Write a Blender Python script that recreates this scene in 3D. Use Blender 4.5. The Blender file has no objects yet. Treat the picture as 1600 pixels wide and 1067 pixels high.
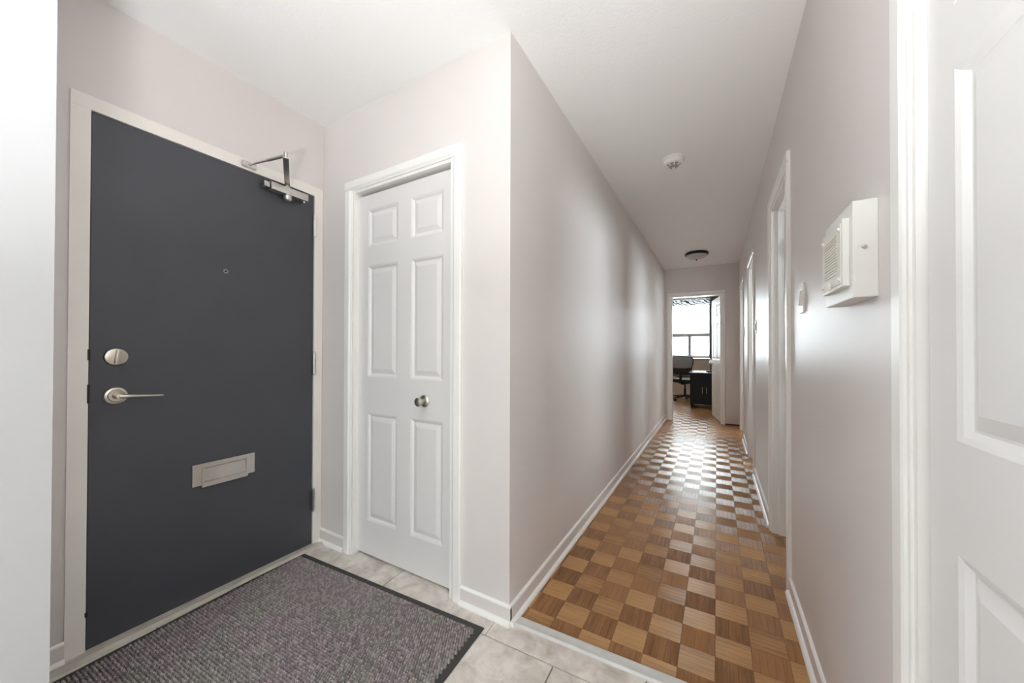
import bpy, bmesh, math, random
from mathutils import Vector, Matrix
random.seed(7)
S = bpy.context.scene
COL = S.collection
R = math.radians

# ------------------------------------------------------------------ camera
H, W, D, L = 2.449, 1.039, -1.288, 5.055      # ceiling height, hall width, entry wall x, hall length
cd = bpy.data.cameras.new('camera')
cam = bpy.data.objects.new('camera', cd); COL.objects.link(cam)
cd.sensor_width = 36.0; cd.sensor_fit = 'HORIZONTAL'
cd.lens = 36.0 * 558.27 / 1600
cd.shift_y = 9.72 / 1600
cd.clip_start = 0.02; cd.clip_end = 200
cam.matrix_world = (Matrix.Translation((0.7411, -1.2764, 1.12)) @ Matrix.Rotation(R(29.8156), 4, 'Z')
                    @ Matrix.Rotation(R(90 + 0.4413), 4, 'X') @ Matrix.Rotation(R(0.13), 4, 'Z'))
S.camera = cam

# ------------------------------------------------------------------ sky, light, exposure
SKY = 21.0
LAMP = 3.2
UPL = 38.0  # strength of the added uplighter
wd = bpy.data.worlds.new('world'); S.world = wd; wd.use_nodes = True
bg = wd.node_tree.nodes['Background']
bg.inputs[0].default_value = (0.87, 0.95, 1.0, 1); bg.inputs[1].default_value = SKY

def portal(name, loc, rot, sx, sy):
    l = bpy.data.lights.new(name, 'AREA'); l.shape = 'RECTANGLE'; l.size = sx; l.size_y = sy
    l.cycles.is_portal = True
    o = bpy.data.objects.new(name, l); COL.objects.link(o); o.location = loc; o.rotation_euler = rot
    return o
# windows: far room (y = 8.7, daylight travels -Y) and living room behind the camera (y = -5.6, travels +Y); the rest are added to brighten hall and foyer
portal('far_window_daylight', (-0.14, 8.80, 1.68), (R(-90), 0, 0), 1.50, 1.50)
portal('added_middle_window_daylight', (3.02, 2.82, 1.65), (R(90), 0, R(90)), 1.56, 0.90)
portal('added_first_window_daylight', (3.02, 0.85, 1.70), (R(90), 0, R(90)), 1.8, 0.70)
portal('added_farthest_window_daylight', (3.02, 4.40, 1.65), (R(90), 0, R(90)), 1.0, 0.90)
portal('living_window_daylight', (1.75, -5.70, 1.5), (R(90), 0, 0), 1.3, 1.6)
portal('added_living_side_daylight', (-2.72, -3.4, 1.5), (R(90), 0, R(-90)), 1.3, 1.6)

S.view_settings.view_transform = 'Standard'; S.view_settings.look = 'None'
S.view_settings.gamma = 1.0; S.view_settings.use_curve_mapping = False
S.view_settings.exposure = 0.33
S.cycles.use_denoising = True
S.cycles.max_bounces = 14; S.cycles.diffuse_bounces = 10; S.cycles.glossy_bounces = 6
S.cycles.transparent_max_bounces = 12
S.cycles.caustics_reflective = False; S.cycles.caustics_refractive = False
S.cycles.sample_clamp_indirect = 12.0

# ------------------------------------------------------------------ materials
def nt(m): return m.node_tree.nodes, m.node_tree.links
def mat(name, col, rough=0.5, metal=0.0, var=0.0, vscale=4.0, bump=0.0, bscale=200.0, spec=0.5, coat=0.0, rvar=0.0):
    m = bpy.data.materials.new(name); m.use_nodes = True
    n, l = nt(m); b = n['Principled BSDF']
    b.inputs['Base Color'].default_value = (*col, 1)
    b.inputs['Roughness'].default_value = rough; b.inputs['Metallic'].default_value = metal
    b.inputs['Specular IOR Level'].default_value = spec; b.inputs['Coat Weight'].default_value = coat
    g = n.new('ShaderNodeNewGeometry')
    if var > 0:
        t = n.new('ShaderNodeTexNoise'); t.inputs['Scale'].default_value = vscale; t.inputs['Detail'].default_value = 4
        l.new(g.outputs['Position'], t.inputs['Vector'])
        r = n.new('ShaderNodeValToRGB')
        r.color_ramp.elements[0].position = 0.3; r.color_ramp.elements[1].position = 0.7
        r.color_ramp.elements[0].color = (*[c * (1 - var) for c in col], 1)
        r.color_ramp.elements[1].color = (*[min(1, c * (1 + var)) for c in col], 1)
        l.new(t.outputs['Fac'], r.inputs['Fac']); l.new(r.outputs['Color'], b.inputs['Base Color'])
        if rvar:
            mr = n.new('ShaderNodeMapRange'); mr.inputs['To Min'].default_value = rough - rvar; mr.inputs['To Max'].default_value = rough + rvar
            l.new(t.outputs['Fac'], mr.inputs['Value']); l.new(mr.outputs['Result'], b.inputs['Roughness'])
    if bump > 0:
        t2 = n.new('ShaderNodeTexNoise'); t2.inputs['Scale'].default_value = bscale; t2.inputs['Detail'].default_value = 3
        l.new(g.outputs['Position'], t2.inputs['Vector'])
        bu = n.new('ShaderNodeBump'); bu.inputs['Strength'].default_value = bump; bu.inputs['Distance'].default_value = 0.002
        l.new(t2.outputs['Fac'], bu.inputs['Height']); l.new(bu.outputs['Normal'], b.inputs['Normal'])
    return m

M = {}
M['wall'] = mat('wall_paint', (0.695, 0.653, 0.636), 0.42, var=0.02, vscale=1.5, bump=0.10, bscale=120, spec=0.36, rvar=0.03)
M['partition'] = mat('pale_neutral_paint', (0.535, 0.545, 0.555), 0.4, var=0.02, vscale=1.5, bump=0.1, bscale=120)
M['ceiling'] = mat('ceiling_paint', (0.87, 0.868, 0.862), 0.85, bump=0.5, bscale=90, spec=0.2)
M['trim'] = mat('white_trim_paint', (0.83, 0.815, 0.79), 0.35, var=0.015, vscale=6)
M['cream'] = mat('cream_frame_paint', (0.83, 0.79, 0.745), 0.42, var=0.025, vscale=5)
M['door'] = mat('white_door_paint', (0.715, 0.70, 0.688), 0.42, var=0.012, vscale=3, bump=0.06, bscale=160)
M['entry'] = mat('charcoal_door_paint', (0.060, 0.063, 0.075), 0.42, var=0.06, vscale=3, bump=0.08, bscale=250)
M['nickel'] = mat('satin_nickel', (0.56, 0.52, 0.45), 0.30, metal=1.0, var=0.04, vscale=30)
M['chrome'] = mat('brushed_steel', (0.62, 0.60, 0.57), 0.28, metal=1.0, var=0.03, vscale=60)
M['dark_metal'] = mat('tarnished_bronze', (0.035, 0.025, 0.02), 0.35, metal=0.6, var=0.1, vscale=20)
M['black'] = mat('black_gap', (0.02, 0.02, 0.02), 0.7, var=0.05)
M['plastic'] = mat('white_plastic', (0.80, 0.79, 0.76), 0.4, var=0.01)
M['ivory'] = mat('ivory_plastic', (0.78, 0.76, 0.69), 0.45, var=0.02)
M['grey_plastic'] = mat('grey_plastic', (0.30, 0.30, 0.30), 0.5, var=0.05)
M['mat_edge'] = mat('rubber_edge', (0.045, 0.043, 0.04), 0.7, var=0.08, vscale=40)
M['marble'] = mat('threshold_marble', (0.60, 0.59, 0.57), 0.35, var=0.06, vscale=20)
M['sill'] = mat('worn_sill', (0.52, 0.48, 0.42), 0.4, var=0.14, vscale=14)
M['grout'] = mat('grout', (0.20, 0.185, 0.17), 0.8, var=0.05)
M['bed'] = mat('wood_joint', (0.075, 0.04, 0.02), 0.6, var=0.1)
M['black_desk'] = mat('black_laminate', (0.010, 0.010, 0.012), 0.55, var=0.05, spec=0.25)
M['chair_fabric'] = mat('black_seat_fabric', (0.014, 0.014, 0.015), 0.8, var=0.08, vscale=60)
M['chair_mesh'] = mat('grey_chair_mesh', (0.24, 0.24, 0.24), 0.8, var=0.06, vscale=300, bump=0.3, bscale=400)
M['chair_plastic'] = mat('black_chair_plastic', (0.012, 0.012, 0.013), 0.4, var=0.05)
M['farwall'] = mat('beige_far_room_paint', (0.55, 0.44, 0.33), 0.5, var=0.03, vscale=2)
M['bottle'] = mat('dark_green_bottle', (0.012, 0.03, 0.018), 0.15, var=0.05)
M['curtain'] = mat('slate_curtain', (0.07, 0.085, 0.11), 0.85, var=0.12, vscale=30)
M['wood_living'] = mat('living_floor_wood', (0.30, 0.19, 0.11), 0.3, var=0.2, vscale=12)
M['out'] = mat('white_siding', (0.75, 0.75, 0.75), 0.7, var=0.03)

def glass_mat(name, tint=(1, 1, 1)):
    m = bpy.data.materials.new(name); m.use_nodes = True; n, l = nt(m)
    n.remove(n['Principled BSDF']); o = n['Material Output']
    t = n.new('ShaderNodeBsdfTransparent'); t.inputs[0].default_value = (*tint, 1)
    g = n.new('ShaderNodeBsdfGlossy'); g.inputs['Roughness'].default_value = 0.02
    f = n.new('ShaderNodeFresnel'); f.inputs[0].default_value = 1.45
    x = n.new('ShaderNodeMixShader'); l.new(f.outputs[0], x.inputs[0]); l.new(t.outputs[0], x.inputs[1]); l.new(g.outputs[0], x.inputs[2])
    l.new(x.outputs[0], o.inputs[0]); return m
M['glass'] = glass_mat('window_glass', (0.97, 0.985, 0.98))
def frosted():
    m = bpy.data.materials.new('frosted_bowl_glass'); m.use_nodes = True; b = m.node_tree.nodes['Principled BSDF']
    n, l = nt(m)
    t = n.new('ShaderNodeTexNoise'); t.inputs['Scale'].default_value = 22; t.inputs['Distortion'].default_value = 1.5
    r = n.new('ShaderNodeValToRGB'); r.color_ramp.elements[0].color = (0.42, 0.39, 0.37, 1); r.color_ramp.elements[1].color = (0.66, 0.63, 0.60, 1)
    l.new(t.outputs['Fac'], r.inputs['Fac']); l.new(r.outputs['Color'], b.inputs['Base Color'])
    b.inputs['Roughness'].default_value = 0.3; b.inputs['Subsurface Weight'].default_value = 0.0
    return m
M['frosted'] = frosted()

def parquet_mat(name, axis, c0, c1):
    """oak block whose grain runs along axis ('x' or 'y'); each finger of a block has its own tone"""
    m = bpy.data.materials.new(name); m.use_nodes = True; n, l = nt(m); b = n['Principled BSDF']
    g = n.new('ShaderNodeNewGeometry'); oi = n.new('ShaderNodeObjectInfo')
    mp = n.new('ShaderNodeMapping'); mp.inputs['Scale'].default_value = (5, 90, 1) if axis == 'x' else (90, 5, 1)
    l.new(g.outputs['Position'], mp.inputs['Vector'])
    t = n.new('ShaderNodeTexNoise'); t.inputs['Scale'].default_value = 1.6; t.inputs['Detail'].default_value = 5; t.inputs['Distortion'].default_value = 0.6
    l.new(mp.outputs[0], t.inputs['Vector'])
    t3 = n.new('ShaderNodeTexNoise'); t3.inputs['Scale'].default_value = 9.0; l.new(g.outputs['Position'], t3.inputs['Vector'])
    a1 = n.new('ShaderNodeMath'); a1.operation = 'MULTIPLY_ADD'; a1.inputs[1].default_value = 0.30; l.new(g.outputs['Random Per Island'], a1.inputs[0])
    a0 = n.new('ShaderNodeMath'); a0.operation = 'MULTIPLY_ADD'; a0.inputs[1].default_value = 0.50; a0.inputs[2].default_value = -0.30; l.new(oi.outputs['Random'], a0.inputs[0])
    l.new(a0.outputs[0], a1.inputs[2])
    a2 = n.new('ShaderNodeMath'); a2.operation = 'MULTIPLY_ADD'; a2.inputs[1].default_value = 1.10; l.new(t.outputs['Fac'], a2.inputs[0]); l.new(a1.outputs[0], a2.inputs[2])
    a3 = n.new('ShaderNodeMath'); a3.operation = 'MULTIPLY_ADD'; a3.inputs[1].default_value = 0.25; l.new(t3.outputs['Fac'], a3.inputs[0]); l.new(a2.outputs[0], a3.inputs[2])
    r = n.new('ShaderNodeValToRGB'); e = r.color_ramp.elements
    e[0].position = 0.22; e[1].position = 0.95; e[0].color = (*c0, 1); e[1].color = (*c1, 1)
    l.new(a3.outputs[0], r.inputs['Fac']); l.new(r.outputs['Color'], b.inputs['Base Color'])
    b.inputs['Roughness'].default_value = 0.34; b.inputs['Anisotropic'].default_value = 0.85
    cv = n.new('ShaderNodeCombineXYZ'); cv.inputs[0 if axis == 'y' else 1].default_value = 1.0   # rougher across the grain
    l.new(cv.outputs[0], b.inputs['Tangent'])
    bu = n.new('ShaderNodeBump'); bu.inputs['Strength'].default_value = 0.05; bu.inputs['Distance'].default_value = 0.001
    l.new(t.outputs['Fac'], bu.inputs['Height']); l.new(bu.outputs['Normal'], b.inputs['Normal'])
    return m
M['oak_x'] = parquet_mat('oak_block_sheen_light', 'x', (0.22, 0.098, 0.035), (0.47, 0.262, 0.110))  # lighter wood tone, with the sheen of this grain direction painted into it
M['oak_y'] = parquet_mat('oak_block_sheen_dark', 'y', (0.122, 0.049, 0.016), (0.33, 0.157, 0.058))  # darker wood tone, painted for the weaker sheen of this grain direction

def tile_mat():
    m = bpy.data.materials.new('grey_stone_tile'); m.use_nodes = True; n, l = nt(m); b = n['Principled BSDF']
    g = n.new('ShaderNodeNewGeometry'); oi = n.new('ShaderNodeObjectInfo')
    ad = n.new('ShaderNodeVectorMath'); ad.operation = 'ADD'
    sc = n.new('ShaderNodeVectorMath'); sc.operation = 'SCALE'; sc.inputs['Scale'].default_value = 7.0
    cx = n.new('ShaderNodeCombineXYZ'); l.new(oi.outputs['Random'], cx.inputs[0]); l.new(oi.outputs['Random'], cx.inputs[1]); l.new(cx.outputs[0], sc.inputs[0])
    l.new(g.outputs['Position'], ad.inputs[0]); l.new(sc.outputs[0], ad.inputs[1])
    t = n.new('ShaderNodeTexNoise'); t.inputs['Scale'].default_value = 11; t.inputs['Detail'].default_value = 9; t.inputs['Roughness'].default_value = 0.62; t.inputs['Distortion'].default_value = 0.5
    l.new(ad.outputs[0], t.inputs['Vector'])
    r = n.new('ShaderNodeValToRGB'); e = r.color_ramp.elements
    e[0].position = 0.30; e[0].color = (0.45, 0.395, 0.345, 1); e[1].position = 0.62; e[1].color = (0.76, 0.71, 0.655, 1)
    l.new(t.outputs['Fac'], r.inputs['Fac']); l.new(r.outputs['Color'], b.inputs['Base Color'])
    b.inputs['Roughness'].default_value = 0.32
    return m
M['tile'] = tile_mat()

def pile_mat():
    m = bpy.data.materials.new('ribbed_mat_yarn'); m.use_nodes = True; n, l = nt(m); b = n['Principled BSDF']
    g = n.new('ShaderNodeNewGeometry')
    r = n.new('ShaderNodeValToRGB'); e = r.color_ramp.elements
    e[0].position = 0.0; e[0].color = (0.235, 0.21, 0.213, 1); e[1].position = 1.0; e[1].color = (0.43, 0.395, 0.395, 1)
    k = e.new(0.45); k.color = (0.30, 0.268, 0.272, 1)
    t = n.new('ShaderNodeTexNoise'); t.inputs['Scale'].default_value = 5; t.inputs['Detail'].default_value = 2; l.new(g.outputs['Position'], t.inputs['Vector'])
    l.new(g.outputs['Random Per Island'], r.inputs['Fac'])
    mx = n.new('ShaderNodeMix'); mx.data_type = 'RGBA'; mx.blend_type = 'MULTIPLY'; mx.inputs['Factor'].default_value = 0.55
    r2 = n.new('ShaderNodeValToRGB'); r2.color_ramp.elements[0].position = 0.35; r2.color_ramp.elements[1].position = 0.65
    r2.color_ramp.elements[0].color = (0.85, 0.92, 0.80, 1); r2.color_ramp.elements[1].color = (1.0, 0.84, 0.93, 1)
    l.new(t.outputs['Fac'], r2.inputs['Fac'])
    l.new(r.outputs['Color'], mx.inputs['A']); l.new(r2.outputs['Color'], mx.inputs['B'])
    l.new(mx.outputs['Result'], b.inputs['Base Color']); b.inputs['Roughness'].default_value = 0.9
    b.inputs['Specular IOR Level'].default_value = 0.2
    return m
M['pile'] = pile_mat()

def valance_mat():
    m = bpy.data.materials.new('wave_print_fabric'); m.use_nodes = True; n, l = nt(m); b = n['Principled BSDF']
    g = n.new('ShaderNodeNewGeometry')
    mp = n.new('ShaderNodeMapping'); mp.inputs['Scale'].default_value = (1.0, 1.0, 2.2); l.new(g.outputs['Position'], mp.inputs['Vector'])
    w = n.new('ShaderNodeTexWave'); w.wave_type = 'BANDS'; w.bands_direction = 'DIAGONAL'
    w.inputs['Scale'].default_value = 4.5; w.inputs['Distortion'].default_value = 5.0; w.inputs['Detail'].default_value = 0.5; w.inputs['Detail Scale'].default_value = 2.0
    l.new(mp.outputs[0], w.inputs['Vector'])
    r = n.new('ShaderNodeValToRGB'); r.color_ramp.interpolation = 'CONSTANT'
    r.color_ramp.elements[0].color = (0.035, 0.04, 0.045, 1); r.color_ramp.elements[1].color = (0.85, 0.87, 0.88, 1); r.color_ramp.elements[1].position = 0.45
    l.new(w.outputs['Fac'], r.inputs['Fac']); l.new(r.outputs['Color'], b.inputs['Base Color']); b.inputs['Roughness'].default_value = 0.9
    tr = n.new('ShaderNodeBsdfTranslucent'); l.new(r.outputs['Color'], tr.inputs[0])
    x = n.new('ShaderNodeMixShader'); x.inputs[0].default_value = 0.50
    l.new(b.outputs[0], x.inputs[1]); l.new(tr.outputs[0], x.inputs[2]); l.new(x.outputs[0], n['Material Output'].inputs[0])
    return m
M['valance'] = valance_mat()

# ------------------------------------------------------------------ builders
class MB:
    """collects shapes, then links them as one mesh object"""
    def __init__(self): self.bm = bmesh.new()
    def quad(self, *p):
        return self.bm.faces.new([self.bm.verts.new(q) for q in p])
    def box(self, a, b, bev=0.0, mtx=None):
        x0, y0, z0 = a; x1, y1, z1 = b
        v = [self.bm.verts.new(p) for p in ((x0,y0,z0),(x1,y0,z0),(x1,y1,z0),(x0,y1,z0),(x0,y0,z1),(x1,y0,z1),(x1,y1,z1),(x0,y1,z1))]
        fs = [self.bm.faces.new([v[i] for i in f]) for f in ((3,2,1,0),(4,5,6,7),(0,1,5,4),(1,2,6,5),(2,3,7,6),(3,0,4,7))]
        vs = v
        if bev > 0:
            es = list({e for f in fs for e in f.edges})
            r = bmesh.ops.bevel(self.bm, geom=es, offset=bev, segments=2, profile=0.7, affect='EDGES')
            vs = list({w for f in r['faces'] for w in f.verts} | {w for w in v if w.is_valid})
            vs = [w for w in vs if w.is_valid]
        if mtx is not None:
            if bev > 0:      # bevelled verts are all connected: walk the island
                seen = set(vs); st = list(vs)
                while st:
                    w = st.pop()
                    for e in w.link_edges:
                        o = e.other_vert(w)
                        if o not in seen: seen.add(o); st.append(o)
                vs = list(seen)
            bmesh.ops.transform(self.bm, matrix=mtx, verts=vs)
        return self
    def prism(self, pts, axis, a, b):
        """closed 2D outline extruded along axis 'x','y' or 'z' from a to b (pts in the remaining axes, in order)"""
        def P(p, t): return {'x': (t, p[0], p[1]), 'y': (p[0], t, p[1]), 'z': (p[0], p[1], t)}[axis]
        A = [self.bm.verts.new(P(p, a)) for p in pts]; B = [self.bm.verts.new(P(p, b)) for p in pts]
        n = len(pts)
        for i in range(n): self.bm.faces.new((A[i], A[(i+1) % n], B[(i+1) % n], B[i]))
        self.bm.faces.new(A[::-1]); self.bm.faces.new(B)
        return self
    def lathe(self, prof, c=(0,0,0), axis='z', n=32):
        """prof: (radius, height) along axis through c"""
        def P(r, h, t):
            u, v = r*math.cos(t), r*math.sin(t)
            o = {'z': (u, v, h), 'x': (h, u, v), 'y': (u, h, v)}[axis]
            return (c[0]+o[0], c[1]+o[1], c[2]+o[2])
        rings = []
        for r, h in prof:
            if r < 1e-6: rings.append([self.bm.verts.new(P(0, h, 0))])
            else: rings.append([self.bm.verts.new(P(r, h, 2*math.pi*i/n)) for i in range(n)])
        for A, B in zip(rings, rings[1:]):
            for i in range(n):
                j = (i+1) % n
                if len(A) == 1 and len(B) == 1: continue
                if len(A) == 1: self.bm.faces.new((A[0], B[i], B[j]))
                elif len(B) == 1: self.bm.faces.new((A[i], A[j], B[0]))
                else: self.bm.faces.new((A[i], A[j], B[j], B[i]))
        return self
    def tube(self, pts, rad, n=10, caps=True):
        pts = [Vector(p) for p in pts]
        rads = rad if isinstance(rad, (list, tuple)) else [rad]*len(pts)
        rings = []
        for i, p in enumerate(pts):
            d = (pts[min(i+1, len(pts)-1)] - pts[max(i-1, 0)]).normalized()
            up = Vector((0,0,1)) if abs(d.z) < 0.9 else Vector((1,0,0))
            u = d.cross(up).normalized(); v = d.cross(u).normalized()
            rings.append([self.bm.verts.new(p + rads[i]*(u*math.cos(2*math.pi*k/n) + v*math.sin(2*math.pi*k/n))) for k in range(n)])
        for A, B in zip(rings, rings[1:]):
            for k in range(n): self.bm.faces.new((A[k], A[(k+1) % n], B[(k+1) % n], B[k]))
        if caps: self.bm.faces.new(rings[0][::-1]); self.bm.faces.new(rings[-1])
        return self
    def bar(self, a, b, w, h):
        """flat bar of width w (sideways) and height h (up) from a to b"""
        a, b = Vector(a), Vector(b); d = (b-a).normalized()
        up = Vector((0,0,1)) if abs(d.z) < 0.95 else Vector((0,1,0))
        s = d.cross(up).normalized(); u = s.cross(d).normalized()
        v = [self.bm.verts.new(p + s*x*w/2 + u*z*h/2) for p in (a, b) for x, z in ((-1,-1),(1,-1),(1,1),(-1,1))]
        for f in ((3,2,1,0),(4,5,6,7),(0,1,5,4),(1,2,6,5),(2,3,7,6),(3,0,4,7)): self.bm.faces.new([v[i] for i in f])
        return self
    def mesh(self, name, smooth=None):
        bmesh.ops.recalc_face_normals(self.bm, faces=self.bm.faces)
        me = bpy.data.meshes.new(name); self.bm.to_mesh(me); self.bm.free()
        if smooth: me.shade_smooth(); me.set_sharp_from_angle(angle=R(smooth))
        return me
    def build(self, name, m, parent=None, smooth=None):
        me = self.mesh(name, smooth)
        for x in (m if isinstance(m, (list, tuple)) else [m]): me.materials.append(M[x])
        return link(name, me, parent)

def link(name, data, parent=None):
    o = bpy.data.objects.new(name, data); COL.objects.link(o)
    if parent is not None: o.parent = parent
    return o
def tag(o, label=None, cat=None, group=None, kind=None):
    for k, v in (('label', label), ('category', cat), ('group', group), ('kind', kind)):
        if v: o[k] = v
    return o
def thing(name, loc, label, cat, rz=0.0, group=None, kind=None):
    o = bpy.data.objects.new(name, None); COL.objects.link(o); o.empty_display_size = 0.1
    o.location = loc; o.rotation_euler = (0, 0, rz)
    return tag(o, label, cat, group, kind)
def bx(a, b, bev=0.0): return MB().box(a, b, bev)

# ------------------------------------------------------------------ room shell
TH = 0.12
def wall(name, axis, pos, t, a0, a1, holes, label, m='wall', top=H):
    """wall at pos..pos+t on the axis normal, running a0..a1; holes = (from, to, z0, z1)"""
    mb = MB()
    def add(u0, u1, z0, z1):
        if u1-u0 < 1e-4 or z1-z0 < 1e-4: return
        if axis == 'x': mb.box((pos, u0, z0), (pos+t, u1, z1))
        else: mb.box((u0, pos, z0), (u1, pos+t, z1))
    u = a0
    for h0, h1, z0, z1 in sorted(holes):
        add(u, h0, 0, top); add(h0, h1, 0, z0); add(h0, h1, z1, top); u = h1
    add(u, a1, 0, top)
    return tag(mb.build(name, m), label, 'wall', kind='structure')

wall('wall_entry', 'x', D-TH, TH, -1.9, 0.0, [(-0.925, -0.035, 0, 2.036)], 'greige painted wall around the charcoal entry door')
wall('wall_closet', 'y', 0.0, TH, D-TH, 0.0, [(-1.005, -0.297, 0, 2.0)], 'pale greige wall holding the white closet door')
wall('wall_left', 'x', -TH, TH, TH, L, [], 'long greige satin hallway wall on the left')
wall('wall_far', 'y', L, TH, -2.0, 2.4, [(0.105, 0.795, 0, 2.0)], 'greige wall at the end of the hallway around the open doorway')
DR = [(-1.105, -0.400), (0.855, 1.450), (2.655, 3.255), (4.135, 4.745)]
wall('wall_right', 'x', W, TH, -1.75, L, [(a, b + (0.045 if i == 1 else 0), 0, 2.0) for i, (a, b) in enumerate(DR)], 'greige satin hallway wall on the right with door openings')
wall('wall_partition', 'y', -1.30, 0.236, D, -0.75, [], 'pale partition wall end at the left edge beside the entry', m='partition')
# closed rooms behind the doors, so that no daylight leaks in
wall('wall_closet_back', 'y', 0.75, TH, D-TH, -TH, [], 'unlit back wall inside the entry closet')
wall('wall_closet_side', 'x', D-TH, TH, TH, 0.75, [], 'unlit side wall inside the entry closet')
wall('wall_side_rooms', 'x', 2.9, TH, -1.75, L, [(-0.05, 1.75, 1.35, 2.05), (2.04, 3.60, 1.2, 2.1), (3.90, 4.90, 1.2, 2.1)], 'outer wall of the rooms off the hallway')
wall('wall_side_divider', 'y', 1.85, TH, W+TH, 2.9, [], 'dividing wall between the rooms off the hallway')
wall('wall_side_back', 'y', -1.75, TH, W+TH, 5.0, [], 'wall between the living room and the rooms off the hallway')
# living room behind the camera
wall('wall_living_window', 'y', -5.7, TH, -2.6, 5.0, [(1.1, 2.4, 0.7, 2.3)], 'living room window wall behind the viewer')
wall('wall_living_left', 'x', -2.6-TH, TH, -5.7, -1.75, [(-4.05, -2.75, 0.7, 2.3)], 'living room side wall behind the viewer')
wall('wall_living_right', 'x', 5.0, TH, -5.7, -1.63, [], 'living room wall opposite the side wall behind the viewer')
wall('wall_living_back', 'y', -1.9, 0.15, -2.6, D, [], 'living room wall behind the entry partition')
wall('wall_side_divider_far', 'y', 3.66, TH, W+TH, 2.9, [], 'second dividing wall between the rooms off the hallway')
# far room
FY = 8.7
wall('wall_far_window', 'y', FY, TH, -2.0, 2.4, [(-0.89, 0.62, 0.93, 2.43)], 'beige wall under the far room window', m='farwall')
wall('wall_far_left', 'x', -2.0-TH, TH, L, FY+TH, [], 'left wall of the far room', m='farwall')
wall('wall_far_right', 'x', 2.4, TH, L, FY+TH, [], 'right wall of the far room', m='farwall')
tag(bx((-2.8, -5.9, H), (5.2, 9.0, H+0.1)).build('ceiling', 'ceiling'), 'white stippled ceiling over the foyer and hallway', 'ceiling', kind='structure')

# floors: foyer bed with tiles, hall bed with parquet blocks
TILT = R(1.6)                                   # the threshold line runs slightly out of square
def ty(x): return 0.050 + x*math.tan(TILT)      # parquet edge
floor_t = tag(bx((-2.8, -5.9, -0.12), (5.2, 0.03, -0.006)).build('floor', 'grout'), 'grey stone tile floor of the foyer with dark grout lines', 'floor', kind='structure')
floor_p = tag(bx((-2.8, 0.03, -0.12), (5.2, 9.0, -0.004)).build('floor_hall', 'bed'), 'brown oak parquet floor laid in a checker down the hallway', 'floor', kind='structure')
tag(bx((-2.6, -5.7, -0.006), (5.0, -1.80, 0.0)).build('floor_living', 'wood_living'), 'wood floor of the living room behind the viewer', 'floor', kind='structure')

TL, TW = 0.5875, 0.30
a_t = R(2.4)
def tile_mesh(x0, x1, y0, y1):
    g = 0.0022
    mb = MB(); mb.box((x0+g, y0+g, -0.009), (x1-g, y1-g, 0.0), 0.0012)
    return mb
rows = range(-6, 1)
for r in rows:
    y0 = -0.100 + r*TW; y1 = y0 + TW
    off = 0.0 if r % 2 == 0 else TL/2
    k = -2
    while True:
        x0 = -0.055 - off + k*TL; x1 = x0 + TL; k += 1
        if x0 > W: break
        if x1 < -1.45: continue
        cx0, cx1 = max(x0, -1.4), min(x1, W + 0.05)
        if r == 0 and x0 > -0.3: y1c = 0.022
        else: y1c = y1
        if cx1-cx0 < 0.02 or y0 < -1.9: continue
        cx, cy = (cx0+cx1)/2, (y0+y1c)/2
        me = tile_mesh(cx0-cx, cx1-cx, y0-cy, y1c-cy).mesh('tile'); me.materials.append(M['tile'])
        o = link('tile', me, floor_t); o.location = (cx, cy + cx*math.tan(a_t)*0.6, 0); o.rotation_euler = (0, 0, a_t*0.6)

# parquet
PB = 0.1165
def block_mb(mb, cx, cy, axis, x0, x1, y0, y1, jz=0.0):
    """five fingers along axis, clipped to the rectangle"""
    nf = 5
    for i in range(nf):
        a = -PB/2 + i*PB/nf; b = a + PB/nf
        fx0, fx1, fy0, fy1 = (-PB/2, PB/2, a, b) if axis == 'x' else (a, b, -PB/2, PB/2)
        fx0, fx1 = max(fx0, x0-cx), min(fx1, x1-cx); fy0, fy1 = max(fy0, y0-cy), min(fy1, y1-cy)
        if fx1-fx0 < 0.003 or fy1-fy0 < 0.003: continue
        ga = 0.00015 if axis == 'y' else 0.0007
        gb = 0.00015 if axis == 'x' else 0.0007
        h = jz + random.uniform(-0.00005, 0.00005); c = 0.00025
        X0, X1, Y0, Y1 = fx0+ga/2, fx1-ga/2, fy0+gb/2, fy1-gb/2
        lo = [mb.bm.verts.new((cx+x, cy+y, -0.005)) for x, y in ((X0,Y0),(X1,Y0),(X1,Y1),(X0,Y1))]
        hi = [mb.bm.verts.new((cx+x, cy+y, h)) for x, y in ((X0+c,Y0+c),(X1-c,Y0+c),(X1-c,Y1-c),(X0+c,Y1-c))]
        mb.bm.faces.new(hi)
        for k in range(4): mb.bm.faces.new((lo[k], lo[(k+1) % 4], hi[(k+1) % 4], hi[k]))
shared = {'x': [], 'y': []}
for ax in 'xy':
    for v in range(4):
        mb = MB(); block_mb(mb, 0, 0, ax, -1, 1, -1, 1)
        me = mb.mesh('parquet_block'); me.materials.append(M['oak_'+ax]); shared[ax].append(me)
far_mb = {'x': MB(), 'y': MB()}
count = 0
PX0, PY0 = 0.501 - PB/2 - 4*PB, 0.588 - PB/2 - 4*PB
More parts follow.
